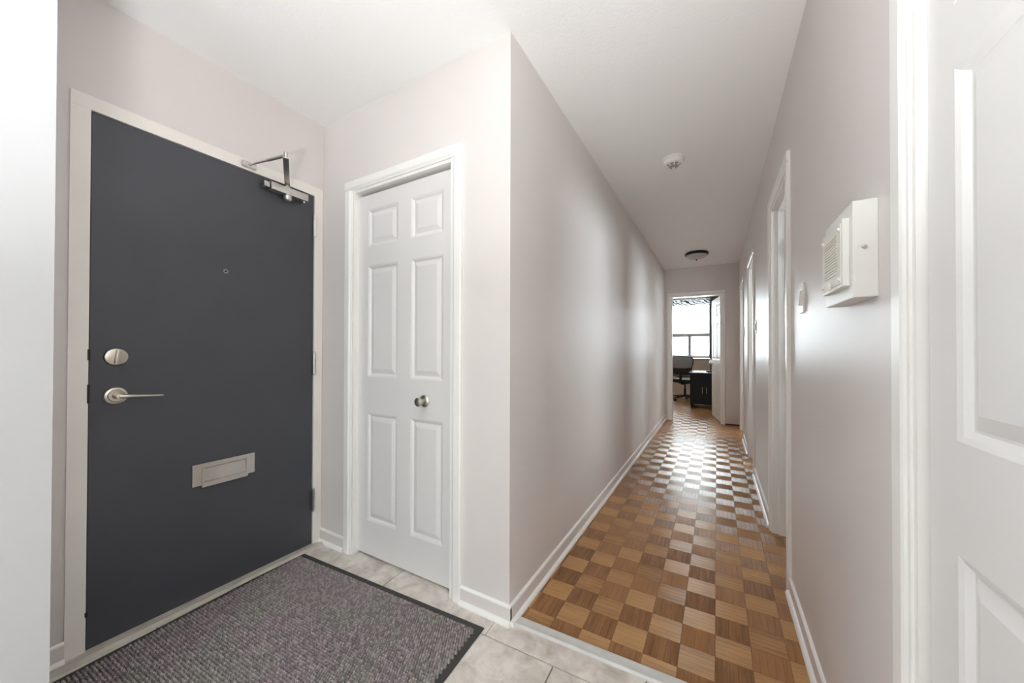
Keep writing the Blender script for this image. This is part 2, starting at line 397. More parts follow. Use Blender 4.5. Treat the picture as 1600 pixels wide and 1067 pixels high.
for j in range(-1, 78):
    for i in range(-22, 22):
        cx, cy = 0.501 + PB/2 + (i-4)*PB, 0.588 + PB/2 + (j-5)*PB
        in_hall = cy - PB/2 < L + 0.02
        if in_hall: lo_x, hi_x, lo_y, hi_y = 0.0, W + 0.10, ty(cx), 99
        else: lo_x, hi_x, lo_y, hi_y = -2.0, 2.4, 0, FY
        if cx+PB/2 < lo_x+0.004 or cx-PB/2 > hi_x-0.004 or cy+PB/2 < lo_y+0.004 or cy-PB/2 > hi_y: continue
        ax = 'x' if (i+j) % 2 == 0 else 'y'
        if in_hall and count < 300 and cx-PB/2 < W:
            whole = cx-PB/2 >= lo_x and cy-PB/2 >= lo_y
            if whole: me = random.choice(shared[ax])
            else:
                mb = MB(); block_mb(mb, cx, cy, ax, lo_x, hi_x, lo_y, hi_y)
                for v in mb.bm.verts: v.co.x -= cx; v.co.y -= cy
                if not mb.bm.faces: continue
                me = mb.mesh('parquet_block'); me.materials.append(M['oak_'+ax])
            o = link('parquet_block', me, floor_p); o.location = (cx, cy, random.uniform(-0.0003, 0.0))
            o.rotation_euler = (R(random.uniform(-0.04, 0.04)), R(random.uniform(-0.04, 0.04)), 0)
            count += 1
        else:
            block_mb(far_mb[ax], cx, cy, ax, lo_x, hi_x, lo_y, hi_y, random.uniform(-0.0003, 0.0))
for ax in 'xy':
    tag(far_mb[ax].build('parquet_field', 'oak_'+ax, floor_p), kind='stuff')

# stone strip between tile and parquet
mb = MB()
xs = (0.012, W-0.012)
prof = [(-0.052, -0.004), (-0.052, 0.003), (-0.046, 0.009), (-0.040, 0.0095), (-0.036, 0.0075), (-0.003, 0.0065), (0.0, 0.005), (0.0, -0.004)]
A = [mb.bm.verts.new((xs[0], ty(xs[0])+p, z)) for p, z in prof]; B = [mb.bm.verts.new((xs[1], ty(xs[1])+p, z)) for p, z in prof]
for i in range(len(prof)): mb.bm.faces.new((A[i], A[(i+1) % len(prof)], B[(i+1) % len(prof)], B[i]))
mb.bm.faces.new(A[::-1]); mb.bm.faces.new(B)
tag(mb.build('trim_1', 'marble'), 'pale grey threshold strip between the tile and the parquet', 'threshold', kind='structure')

# baseboards: face in wall paint, white shoe moulding, cap whitened for the light its top edge catches
def baseboard(name, axis, pos, sgn, a0, a1, label):
    """against plane pos, projecting sgn along the normal"""
    root = thing(name, ((a0+a1)/2, pos, 0) if axis == 'y' else (pos, (a0+a1)/2, 0), label, 'baseboard', kind='structure')
    h = (a1-a0)/2
    def pr(pts, nm, m):
        pts = [(sgn*p, z) for p, z in pts]; q = MB()
        if axis == 'x': q.prism([(p, z) for p, z in pts], 'y', -h, h)
        else: q.prism([(p, z) for p, z in pts], 'x', -h, h)
        q.build(nm, m, root)
    pr([(0, 0), (0.011, 0), (0.011, 0.066), (0, 0.066)], 'board', 'wall')
    pr([(0, 0.066), (0.011, 0.066), (0.0105, 0.071), (0.006, 0.075), (0, 0.076)], 'cap', 'trim')
    pr([(0.011, 0), (0.026, 0), (0.0255, 0.006), (0.022, 0.012), (0.017, 0.016), (0.011, 0.018)], 'shoe_moulding', 'trim')
baseboard('baseboard_left', 'x', 0.0, 1, -0.011, L, 'low baseboard along the long left hallway wall')
baseboard('baseboard_closet_right', 'y', 0.0, -1, -0.246, 0.011, 'short baseboard between the closet casing and the hallway corner')
baseboard('baseboard_closet_left', 'y', 0.0, -1, D, -1.062, 'short baseboard between the entry door corner and the closet casing')
baseboard('baseboard_right', 'x', W, -1, -0.339, 0.800, 'baseboard on the right wall below the intercom box')
baseboard('baseboard_right_middle', 'x', W, -1, 1.505, 2.600, 'baseboard on the right wall past the first open hallway door')
baseboard('baseboard_right_far', 'x', W, -1, 3.310, 4.080, 'baseboard on the right wall before the farthest hallway door')
baseboard('baseboard_entry', 'x', D, 1, -1.064, -0.957, 'short baseboard between the partition and the entry door frame')
mb = MB(); mb.box((0.855, L-0.008, 0), (W, L, 0.018))
tag(mb.build('baseboard_far', 'bed'), 'thin brown shoe strip at the foot of the far wall', 'baseboard', kind='structure')

# casings
def casing(name, loc, rz, x0, x1, ztop, w, t, label, m='trim', depth=TH, jx0=None, jx1=None, stop=0.05):
    """local frame: wall face at y=0, room side is -y. x0..x1 is the clear opening, legs outside it"""
    root = thing(name, loc, label, 'door casing', rz, kind='structure')
    def leg(s, xe):     # s=-1 left leg, +1 right leg
        p = [(xe, 0), (xe, -t*0.55), (xe+s*w*0.12, -t*0.62), (xe+s*w*0.20, -t*0.85), (xe+s*w*0.30, -t), (xe+s*w*0.92, -t), (xe+s*w, -t*0.8), (xe+s*w, 0)]
        MB().prism(p, 'z', 0, ztop).build('side_casing', m, root)
    leg(-1, x0); leg(1, x1)
    p = [(0, ztop), (-t*0.55, ztop), (-t*0.62, ztop+w*0.12), (-t*0.85, ztop+w*0.2), (-t, ztop+w*0.3), (-t, ztop+w*0.92), (-t*0.8, ztop+w), (0, ztop+w)]
    MB().prism(p, 'x', x0-w, x1+w).build('head_casing', m, root)
    for xa, xb in ((x0-0.002, x0+0.014), (x1-0.014, x1+0.002)):
        bx((xa, -0.005, 0), (xb, depth, ztop)).build('jamb', m, root)
    bx((x0, 0.0, ztop-0.014), (x1, depth, ztop+0.002)).build('head_jamb', m, root)
    if stop:
        for xa, xb in ((x0+0.014, x0+0.026), (x1-0.026, x1-0.014)):
            bx((xa, stop, 0), (xb, stop+0.035, ztop-0.014)).build('door_stop', m, root)
        bx((x0+0.014, stop, ztop-0.026), (x1-0.014, stop+0.035, ztop-0.014)).build('door_stop', m, root)
    return root
casing('trim_2', (0, 0, 0), 0, -1.008, -0.298, 2.0, 0.052, 0.017, 'white casing around the six-panel closet door', stop=0.085)
casing('trim_3', (0, L, 0), 0, 0.097, 0.800, 2.0, 0.052, 0.015, 'white casing around the doorway at the end of the hallway', stop=0)
for k, (i, lab) in enumerate(((0, 'white casing of the near panelled door at the right edge'), (1, 'white casing around the first open door on the right wall'),
                              (2, 'white casing around the middle door on the right wall'), (3, 'white casing around the farthest door on the right wall'))):
    a, b = DR[i]
    casing('trim_%d' % (4+k), (W, 0, 0), R(-90), -b-0.002, -a+0.002, 2.0, 0.055, 0.016, lab, stop=(0.055 if i not in (0, 1) else (0.05 if i == 0 else 0.03)), depth=(TH if i != 1 else 0.066))

# entry frame: flat pressed frame, stops, worn sill
ef = thing('trim_8', (D, 0, 0), 'flat cream painted frame around the charcoal entry door', 'door frame', kind='structure')
fx = 0.007
bx((-0.10, -0.957, 0), (fx, -0.907, 2.014), 0.001).build('side_frame', 'cream', ef)
bx((-0.10, -0.053, 0), (fx, -0.003, 2.014), 0.001).build('side_frame', 'cream', ef)
bx((-0.10, -0.957, 2.014), (fx, -0.003, 2.066), 0.001).build('head_frame', 'cream', ef)
mb = MB()
for y0, y1 in ((-0.907, -0.893), (-0.067, -0.053)): mb.box((-0.10, y0, 0), (-0.046, y1, 2.014))
mb.box((-0.10, -0.907, 2.0), (-0.046, -0.053, 2.014)); mb.build('door_stop', 'cream', ef)
MB().prism([(-0.10, 0), (-0.10, 0.004), (0.028, 0.004), (0.034, 0.011), (0.052, 0.012), (0.068, 0.004), (0.070, 0)], 'y', -1.06, -0.012).build('sill', 'sill', ef)

# ------------------------------------------------------------------ panel doors
PZ = [(0.195, 0.780), (0.975, 1.580), (1.685, 1.890)]
def panel_door(name, loc, rz, w, label, px, kind='structure', z0=0.012, ztop=1.985, t=0.035, hinges=None, hinge_x=None, hinge_y=0.0, PZ=PZ):
    """six-panel moulded door; local x along the width, front is -y, origin at the left bottom front edge"""
    root = thing(name, loc, label, 'door', rz, kind=kind)
    mb = MB(); b = mb.bm
    st, dp = 0.017, 0.010
    X = [0] + [v for p in px for v in p] + [w]; Z = [z0] + [v for p in PZ for v in p] + [ztop]
    for side in (0, 1):
        yf = 0.0 if side == 0 else t; s = 1 if side == 0 else -1
        for i in range(len(X)-1):
            for j in range(len(Z)-1):
                a0, a1, c0, c1 = X[i], X[i+1], Z[j], Z[j+1]
                if i % 2 == 1 and j % 2 == 1:
                    o = [(a0,c0),(a1,c0),(a1,c1),(a0,c1)]; n = [(a0+st,c0+st),(a1-st,c0+st),(a1-st,c1-st),(a0+st,c1-st)]
                    ms = [(a0+st*0.5,c0+st*0.5),(a1-st*0.5,c0+st*0.5),(a1-st*0.5,c1-st*0.5),(a0+st*0.5,c1-st*0.5)]
                    rg = [(o, 0.0), (ms, dp*0.3), (n, dp)]
                    for (q0, d0), (q1, d1) in zip(rg, rg[1:]):
                        for k in range(4):
                            mb.quad((q0[k][0], yf+s*d0, q0[k][1]), (q0[(k+1)%4][0], yf+s*d0, q0[(k+1)%4][1]), (q1[(k+1)%4][0], yf+s*d1, q1[(k+1)%4][1]), (q1[k][0], yf+s*d1, q1[k][1]))
                else:
                    mb.quad((a0, yf, c0), (a1, yf, c0), (a1, yf, c1), (a0, yf, c1))
    for q in (((0,0,z0),(0,t,z0),(0,t,ztop),(0,0,ztop)), ((w,0,z0),(w,0,ztop),(w,t,ztop),(w,t,z0)), ((0,0,ztop),(0,t,ztop),(w,t,ztop),(w,0,ztop)), ((0,0,z0),(w,0,z0),(w,t,z0),(0,t,z0))):
        mb.quad(*q)
    bmesh.ops.remove_doubles(b, verts=b.verts, dist=1e-5)
    mb.build('stiles_and_rails', 'door', root)
    for (a0, a1) in px:
        for (c0, c1) in PZ:
            p = MB()
            for side in (0, 1):
                yf = 0.0 if side == 0 else t; s = 1 if side == 0 else -1
                A = [(a0+st-0.001, c0+st-0.001), (a1-st+0.001, c0+st-0.001), (a1-st+0.001, c1-st+0.001), (a0+st-0.001, c1-st+0.001)]
                i1, i2 = st+0.004, st+0.026
                Bq = [(a0+i1,c0+i1),(a1-i1,c0+i1),(a1-i1,c1-i1),(a0+i1,c1-i1)]; C = [(a0+i2,c0+i2),(a1-i2,c0+i2),(a1-i2,c1-i2),(a0+i2,c1-i2)]
                rg = [(A, dp), (Bq, dp), (C, 0.003)]
                for (q0, d0), (q1, d1) in zip(rg, rg[1:]):
                    for k in range(4):
                        p.quad((q0[k][0], yf+s*d0, q0[k][1]), (q0[(k+1)%4][0], yf+s*d0, q0[(k+1)%4][1]), (q1[(k+1)%4][0], yf+s*d1, q1[(k+1)%4][1]), (q1[k][0], yf+s*d1, q1[k][1]))
                p.quad(*[(x, yf+s*0.003, z) for x, z in C])
            bmesh.ops.remove_doubles(p.bm, verts=p.bm.verts, dist=1e-5)
            p.build('panel', 'door', root)
    if hinges:
        for z in hinges:
            h = MB()
            h.lathe([(0, -0.045), (0.006, -0.045), (0.006, -0.016)], (hinge_x, hinge_y, z), 'z', 12)
            h.lathe([(0.006, -0.014), (0.006, 0.014)], (hinge_x, hinge_y, z), 'z', 12)
            h.lathe([(0.006, 0.016), (0.006, 0.045), (0.004, 0.050), (0, 0.051)], (hinge_x, hinge_y, z), 'z', 12)
            h.box((hinge_x-0.002, hinge_y, z-0.045), (hinge_x+0.03, hinge_y+0.002, z+0.045))
            h.build('hinge', 'chrome', root, 40)
    return root
def knob(parent, x, y, z, sgn=-1, m='nickel'):
    """round door knob on local face y, projecting sgn along y"""
    r = MB().lathe([(0, 0), (0.029, 0), (0.030, sgn*0.003), (0.026, sgn*0.007), (0.013, sgn*0.010), (0.011, sgn*0.026)], (x, y, z), 'y', 32).build('knob_rose', m, parent, 40)
    MB().lathe([(0.010, sgn*0.022), (0.014, sgn*0.027), (0.021, sgn*0.034), (0.0225, sgn*0.042), (0.020, sgn*0.049), (0.012, sgn*0.0535), (0, sgn*0.0545)], (x, y, z), 'y', 32).build('knob', m, r, 40)

# closet door: front at y=0.026
cdx = -0.994
cl = panel_door('door_1', (cdx, 0.028, 0), 0, 0.684, 'white six-panel closet door with a round nickel knob', [(0.077, 0.306), (0.400, 0.612)], ztop=1.970)
knob(cl, -0.498-cdx, 0.0, 0.872)
# near door at the right edge: front faces -X at x = W+0.006
nd = panel_door('door_2', (W+0.008, -0.4195, 0), R(-90), 0.668, 'white panelled door filling the right edge of the picture', [(0.076, 0.300), (0.385, 0.602)], PZ=[(0.21, 0.824), (0.989, 1.538), (1.632, 1.86)])
knob(nd, 0.615, 0.0, 0.872)
# first side door, swung open into its room and seen past the jamb
sd = panel_door('door_3', (1.124, 1.408, 0), R(4), 0.56, 'white door swung open inside the first doorway on the right', [(0.07, 0.25), (0.32, 0.49)],
                hinges=(1.745, 1.0, 0.27), hinge_x=-0.011, hinge_y=0.003)
for i, nm, lab in ((2, 'door_4', 'white door swung open inside the middle doorway on the right'), (3, 'door_5', 'white door swung open inside the farthest doorway on the right')):
    a, b = DR[i]
    q = panel_door(nm, (W+TH+0.004, a+0.018, 0), R(-3), b-a-0.03, lab, [(0.07, 0.25), (0.33, 0.50)])
    knob(q, 0.51, 0.035, 0.9, 1); knob(q, 0.51, 0.0, 0.9)
# far room door, open inwards
F0, F1 = Vector((0.665, 5.86)), Vector((0.792, 5.165)); dv = (F1-F0)
fd = panel_door('door_6', (F0.x, F0.y, 0), math.atan2(dv.y, dv.x), dv.length, 'white six-panel door standing open into the far room', [(0.085, 0.30), (0.40, 0.615)],
                hinges=(1.75, 1.0, 0.25), hinge_x=dv.length+0.002, hinge_y=-0.004)
knob(fd, 0.06, 0.0, 0.90); knob(fd, 0.06, 0.035, 0.90, 1)

# ------------------------------------------------------------------ entry door (local: x along world +y, front -y is world +x)
ed = thing('door_7', (D, -0.904, 0), 'plain charcoal entry door with nickel lock, lever and mail slot', 'door', R(90), kind='structure')
DW = 0.848
bx((0, 0.0, 0.006), (DW, 0.044, 2.011), 0.0015).build('slab', 'entry', ed)
def Y(y): return y + 0.904
db = MB().lathe([(0, 0), (0.034, 0), (0.034, -0.005), (0.031, -0.010), (0.022, -0.0125), (0, -0.013)], (Y(-0.836), 0, 1.092), 'y', 40).build('deadbolt_rose', 'nickel', ed, 35)
MB().box((-0.0065, -0.034, -0.027), (0.0065, -0.011, 0.027), 0.004, Matrix.Translation((Y(-0.836), 0, 1.092)) @ Matrix.Rotation(R(6), 4, 'Y')).build('thumb_turn', 'nickel', db, 40)
lr = MB().lathe([(0, 0), (0.035, 0), (0.035, -0.004), (0.031, -0.009), (0.024, -0.011), (0.022, -0.014), (0, -0.015)], (Y(-0.836), 0, 0.941), 'y', 40).build('lever_rose', 'nickel', ed, 35)
lv = MB(); lv.lathe([(0.013, -0.012), (0.011, -0.020), (0.0095, -0.045), (0.0095, -0.056), (0, -0.058)], (Y(-0.836), 0, 0.941), 'y', 24)
lv.tube([(Y(-0.836), -0.050, 0.941), (Y(-0.820), -0.054, 0.940), (Y(-0.790), -0.055, 0.938), (Y(-0.750), -0.054, 0.935), (Y(-0.712), -0.052, 0.932)], [0.0085, 0.008, 0.006, 0.0052, 0.0048], 12)
lv.build('lever', 'nickel', lr, 40)
ms = MB(); yc0, yc1, zc0, zc1 = Y(-0.600), Y(-0.353), 0.505, 0.603
ms.box((yc0, -0.0055, zc0), (yc1, 0, zc1), 0.0025)
msp = ms.build('mail_slot_plate', 'chrome', ed)
fl = MB(); f0, f1, g0, g1 = yc0+0.033, yc1-0.033, zc0-0.008, zc1-0.016
for (a0, a1, c0, c1) in ((f0, f1, g0, g0+0.024), (f0, f1, g1-0.004, g1), (f0, f0+0.008, g0+0.024, g1-0.004), (f1-0.008, f1, g0+0.024, g1-0.004)):
    fl.box((a0, -0.015, c0), (a1, -0.005, c1), 0.0015)
fl.build('flap_frame', 'chrome', msp)
MB().prism([(-0.0060, g0+0.024), (-0.0125, g0+0.025), (-0.0075, g1-0.0075), (-0.0060, g1-0.0075)], 'x', f0+0.009, f1-0.009).build('flap', 'chrome', msp)
bx((f0+0.008, -0.0062, g1-0.0075), (f1-0.008, -0.0052, g1-0.004)).build('slot_gap', 'black', msp)
for y in (yc0+0.012, yc1-0.012):
    MB().lathe([(0, -0.0085), (0.003, -0.0080), (0.0042, -0.0054)], (y, 0, zc1-0.014), 'y', 12).build('screw', 'chrome', msp, 40)
ph = MB().lathe([(0.0095, 0), (0.0095, -0.003), (0.0075, -0.0045), (0.0055, -0.003)], (Y(-0.481), 0, 1.494), 'y', 24).build('peephole_ring', 'chrome', ed, 40)
MB().lathe([(0.0056, -0.0028), (0.003, -0.0035), (0, -0.0037)], (Y(-0.481), 0, 1.494), 'y', 16).build('peephole_lens', 'black', ph, 40)
for z in (1.838, 1.043, 0.258):
    h = MB()
    for k in range(5):
        h.lathe([(0.0, -0.0118), (0.0085, -0.0118), (0.0085, 0.0118), (0, 0.0118)], (DW+0.004, -0.010, z+(k-2)*0.0245), 'z', 14)
    h.lathe([(0.004, 0.061), (0.0065, 0.062), (0.005, 0.067), (0, 0.068)], (DW+0.004, -0.010, z), 'z', 14)
    h.lathe([(0.004, -0.061), (0.0065, -0.062), (0.005, -0.067), (0, -0.068)], (DW+0.004, -0.010, z), 'z', 14)
    h.build('hinge', 'cream' if z > 1.5 else 'chrome', ed, 40)
for z, hh in ((1.10, 0.02), (0.955, 0.035), (0.14, 0.008)):
    bx((-0.006, -0.0085, z-hh), (0.001, -0.003, z+hh), 0.001).build('latch_plate', 'dark_metal', ed)
# closer: body on the door, arm up to the frame
body = MB()
by0, by1, bz0, bz1 = Y(-0.308), Y(-0.116), 1.948, 1.986
body.box((by0, -0.052, bz0), (by1, -0.002, bz1), 0.004)
cb = body.build('closer_body', 'chrome', ed, 40)
e = MB(); e.box((by0-0.030, -0.046, bz0+0.006), (by0-0.004, -0.006, bz1-0.006), 0.003); e.build('end_cap', 'chrome', cb, 40)
MB().lathe([(0, -0.030), (0.010, -0.029), (0.017, -0.024), (0.020, -0.016), (0.020, 0.0)], (Y(-0.215), -0.028, bz0), 'z', 24).build('pinion_cap', 'chrome', cb, 40)
MB().lathe([(0, -0.008), (0.005, -0.007), (0.006, 0)], (by1-0.012, -0.028, bz0), 'z', 16).build('valve_screw', 'chrome', cb, 40)

piv = Vector((Y(-0.218), -0.030, 1.998)); elb = Vector((Y(-0.363), -0.288, 2.026)); sho = Vector((Y(-0.392), -0.026, 2.038))
am = MB(); am.bar(piv, elb + Vector((0, 0, -0.010)), 0.024, 0.006); am.lathe([(0.013, -0.010), (0.013, 0.006), (0, 0.006)], piv, 'z', 20)
arm = am.build('closer_arm', 'chrome', cb, 40)
fa = MB(); mid = elb.lerp(sho, 0.5)
fa.lathe([(0, -0.016), (0.009, -0.016), (0.009, 0.014), (0, 0.014)], elb, 'z', 16)
fa.tube([elb, mid], 0.0075, 12); fa.tube([mid, sho], 0.005, 12)
fa.build('closer_forearm', 'chrome', cb, 40)
MB().box((sho.x-0.03, -0.022, sho.z-0.012), (sho.x+0.03, -0.0075, sho.z+0.012), 0.002).build('arm_shoe', 'chrome', cb)

# ------------------------------------------------------------------ door mat
mt = thing('doormat', (-0.63, -0.58, 0), 'grey speckled ribbed doormat with a dark rubber edge inside the entry door', 'mat')
mang = R(2.9)
mt.rotation_euler = (0, 0, mang)
mw, md = 1.165, 0.95
bx((-mw/2, -md/2, 0.0005), (mw/2, md/2, 0.005), 0.002).build('rubber_edge', 'mat_edge', mt)
pm = MB(); sp = 0.0108; bw = 0.024
ny = int((md-2*bw)/sp); nx = int((mw-2*bw)/sp)
for j in range(ny):
    for i in range(nx):
        cx = -mw/2+bw + (i+0.5+(0.5 if j % 2 else 0))*sp; cy = -md/2+bw + (j+0.5)*sp
        if cx > mw/2-bw: continue
        r0, r1 = sp*0.43, sp*0.27; h = 0.0125+random.uniform(-0.001, 0.001)
        cx += random.uniform(-1, 1)*0.0008; cy += random.uniform(-1, 1)*0.0008
        lo = [pm.bm.verts.new((cx+a*r0, cy+b*r0*0.9, 0.0045)) for a, b in ((-1,-1),(1,-1),(1,1),(-1,1))]
        hi = [pm.bm.verts.new((cx+a*r1, cy+b*r1*0.9, h)) for a, b in ((-1,-1),(1,-1),(1,1),(-1,1))]
        pm.bm.faces.new(hi)
        for k in range(4): pm.bm.faces.new((lo[k], lo[(k+1) % 4], hi[(k+1) % 4], hi[k]))
tag(pm.build('pile', 'pile', mt), kind='stuff')

# ------------------------------------------------------------------ ceiling fittings
sm = thing('smoke_detector', (0.485, 1.415, H), 'white round smoke detector on the hallway ceiling', 'smoke detector')
MB().lathe([(0, 0), (0.072, 0), (0.073, -0.006), (0.070, -0.011), (0.064, -0.013)], (0,0,0), 'z', 40).build('base', 'plastic', sm, 35)
sb = MB(); sb.lathe([(0.064, -0.011), (0.066, -0.016), (0.064, -0.036), (0.060, -0.042), (0.046, -0.044), (0.044, -0.041)], (0,0,0), 'z', 40)
sb.build('cover', 'plastic', sm, 35)
MB().lathe([(0.0455, -0.043), (0.040, -0.046), (0.024, -0.056), (0.022, -0.062), (0, -0.064)], (0,0,0), 'z', 32).build('sensor_chamber', 'grey_plastic', sm, 35)
for k in range(8):
    t = 2*math.pi*k/8+0.2
    MB().bar((0.030*math.cos(t), 0.030*math.sin(t), -0.050), (0.046*math.cos(t), 0.046*math.sin(t), -0.043), 0.008, 0.012).build('vent_rib', 'plastic', sm)
MB().lathe([(0, -0.071), (0.009, -0.070), (0.010, -0.062)], (0,0,0), 'z', 20).build('test_button', 'plastic', sm, 35)

lt = thing('ceiling_light', (0.505, 4.15, H), 'flush ceiling light with dark bronze rim and frosted glass bowl', 'ceiling light')
MB().lathe([(0, 0), (0.118, 0), (0.136, -0.008), (0.143, -0.022), (0.140, -0.034), (0.130, -0.038), (0.126, -0.034)], (0,0,0), 'z', 48).build('rim', 'dark_metal', lt, 35)
bowl = [(0.128, -0.034)] + [(0.128*math.cos(R(a)), -0.034-0.058*math.sin(R(a))) for a in range(10, 90, 10)] + [(0, -0.092)]
MB().lathe(bowl, (0,0,0), 'z', 48).build('glass_bowl', 'frosted', lt, 60)
MB().lathe([(0.010, -0.088), (0.012, -0.094), (0.007, -0.099), (0.009, -0.104), (0.004, -0.110), (0, -0.112)], (0,0,0), 'z', 20).build('finial', 'dark_metal', lt, 40)

# lit ceiling lamp of the foyer, above and behind the viewer
def lamp_mat(c, e):
    m = bpy.data.materials.new('lit_glass_bowl'); m.use_nodes = True; b = m.node_tree.nodes['Principled BSDF']
    b.inputs['Base Color'].default_value = (0.8, 0.78, 0.74, 1); b.inputs['Emission Color'].default_value = (*c, 1); b.inputs['Emission Strength'].default_value = e
    return m
M['lit'] = lamp_mat((1.0, 0.98, 0.95), LAMP)
fl_ = thing('ceiling_light', (0.35, -1.85, H), 'lit flush ceiling light of the foyer, behind the viewer', 'ceiling light')
MB().lathe([(0, 0), (0.10, 0), (0.11, -0.02), (0.10, -0.03)], (0,0,0), 'z', 32).build('rim', 'dark_metal', fl_, 35)
MB().lathe([(0.10, -0.03), (0.155, -0.05), (0.17, -0.085), (0.155, -0.13), (0.10, -0.165), (0, -0.18)], (0,0,0), 'z', 32).build('glass_bowl', 'lit', fl_, 60)

# added uplighter in place of a bounced flash, unseen: washes the foyer ceiling
ul = thing('added_uplighter', (0.62, -1.72, 0), 'added uplighter behind the viewer, standing in for a bounced flash', 'lamp')
MB().lathe([(0, 0), (0.13, 0), (0.13, 0.015), (0.03, 0.03), (0, 0.03)], (0,0,0), 'z', 32).build('base', 'dark_metal', ul, 40)
UZ = 0.72
MB().lathe([(0.012, 0.025), (0.012, UZ)], (0,0,0), 'z', 16).build('pole', 'dark_metal', ul, 40)
MB().lathe([(0.012, UZ-0.01), (0.10, UZ+0.02), (0.17, UZ+0.08), (0.165, UZ+0.08), (0.10, UZ+0.03), (0, UZ+0.01)], (0,0,0), 'z', 32).build('bowl', 'plastic', ul, 60)
ll = bpy.data.lights.new('added_uplighter_source', 'AREA'); ll.shape = 'DISK'; ll.size = 0.30; ll.energy = UPL; ll.spread = R(142); ll.color = (0.97, 0.99, 1.0)
lo_ = bpy.data.objects.new('added_uplighter_source', ll); COL.objects.link(lo_); lo_.parent = ul; lo_.location = (0, 0, UZ+0.075); lo_.rotation_euler = (R(180), 0, 0)

# ------------------------------------------------------------------ right wall fittings (local frame: x along world -y, front -y is world -x)
ib = thing('intercom_box', (W, -0.125, 1.237), 'white surface-mounted intercom box with an ivory front plate on the right wall', 'intercom', R(-90))
bx((-0.110, -0.041, 0), (0.110, 0, 0.210), 0.002).build('box', 'plastic', ib)
ip = bx((-0.078, -0.054, 0.028), (0.093, -0.041, 0.180), 0.003).build('front_plate', 'plastic', ib)
gp = bx((-0.071, -0.0555, 0.036), (0.084, -0.054, 0.172), 0.0006).build('grille_plate', 'ivory', ip)
sl = MB()
for k in range(14):
    z = 0.062 + k*0.0068; sl.box((-0.045, -0.0572, z), (0.06, -0.0555, z+0.0030))
tag(sl.build('grille_ribs', 'ivory', ip), kind='stuff')
for x in (-0.060, 0.076):
    for z in (0.046, 0.160): MB().lathe([(0, -0.0595), (0.0035, -0.059), (0.005, -0.0555)], (x, 0, z), 'y', 12).build('screw', 'plastic', ip, 40)
bx((0.002, -0.060, 0.030), (0.006, -0.0555, 0.050), 0.0012).build('call_lever', 'plastic', ip)
MB().lathe([(0, 0.006), (0.003, 0.005), (0.0045, 0)], (0.110, -0.022, 0.108), 'x', 16).build('side_screw', 'chrome', ib, 40)

def switch(y, z, label, m='plastic'):
    o = thing('light_switch', (W, y, z), label, 'light switch', R(-90), group='light switches on the right hallway wall')
    bx((-0.036, -0.006, -0.058), (0.036, 0, 0.058), 0.002).build('plate', m, o)
    bx((-0.014, -0.0085, -0.030), (0.014, -0.006, 0.030), 0.001).build('rocker_frame', m, o)
    rk = MB(); rk.prism([(-0.0085, -0.028), (-0.0085, 0.028), (-0.011, 0.026), (-0.016, -0.024)], 'x', -0.012, 0.012); rk.build('rocker', m, o)
    for zz in (-0.048, 0.048): MB().lathe([(0, -0.0075), (0.002, -0.0072), (0.003, -0.006)], (0, 0, zz), 'y', 10).build('screw', m, o, 40)
switch(0.530, 1.330, 'white light switch between the intercom box and the first open door')
switch(2.470, 1.330, 'white light switch just before the middle door on the right wall')
switch(3.960, 1.355, 'small light switch just before the farthest door on the right wall')

# ------------------------------------------------------------------ windows
def window(name, loc, rz, x0, x1, z0, z1, cols, trans, label, fw=0.045):
    """local: room side -y; frame set in the wall thickness"""
    o = thing(name, loc, label, 'window', rz, kind='structure')
    f = MB()
    f.box((x0, 0.03, z0), (x0+fw, 0.10, z1)); f.box((x1-fw, 0.03, z0), (x1, 0.10, z1))
    f.box((x0, 0.03, z0), (x1, 0.10, z0+fw)); f.box((x0, 0.03, z1-fw), (x1, 0.10, z1))
    f.build('window_frame', 'trim', o)
    if trans:
        bx((x0+fw, 0.025, trans-0.042), (x1-fw, 0.09, trans+0.042)).build('transom', 'grey_trim', o)
    edges = [x0+fw] + cols + [x1-fw]
    for c in cols: bx((c-0.034, 0.03, z0+fw), (c+0.034, 0.09, trans-0.03 if trans else z1-fw)).build('mullion', 'grey_trim', o)
    zt = trans+0.03 if trans else None
    for a, b in zip(edges, edges[1:]):
        bx((a, 0.058, z0+fw), (b, 0.062, (trans-0.03) if trans else z1-fw)).build('pane', 'glass', o)
    if trans: bx((x0+fw, 0.058, zt), (x1-fw, 0.062, z1-fw)).build('pane', 'glass', o)
    bx((x0-0.05, -0.05, z0-0.035), (x1+0.05, 0.03, z0), 0.004).build('window_sill', 'trim', o)
    return o
M['grey_trim'] = mat('grey_sash_paint', (0.55, 0.535, 0.52), 0.5, var=0.03)
window('window_1', (0, FY, 0), 0, -0.89, 0.62, 0.97, 2.43, [-0.36, 0.15], 1.515, 'bright window with a transom in the far room')
window('added_window_3', (2.9, 0, 0), R(-90), -3.60, -2.04, 1.2, 2.1, [-2.82], None, 'added unseen window lighting the hallway through the middle door')  # added out of view to lift the dark middle of the hall
window('added_window_5', (2.9, 0, 0), R(-90), -1.75, 0.05, 1.35, 2.05, [-0.85], None, 'added unseen window lighting the hallway through the first open door')  # added out of view to brighten the near hall
window('added_window_6', (-2.6, 0, 0), R(90), -4.05, -2.75, 0.7, 2.3, [-3.4], None, 'added unseen side window behind the viewer, lighting the right wall')  # added out of view to light faces turned towards -X
window('added_window_4', (2.9, 0, 0), R(-90), -4.90, -3.90, 1.2, 2.1, [-4.40], None, 'added unseen window lighting the hallway through the farthest door')  # added out of view to lift the dark far end of the hall
window('window_2', (0, -5.58, 0), R(180), -2.4, -1.1, 0.7, 2.3, [-1.75], None, 'wide living room window behind the viewer')

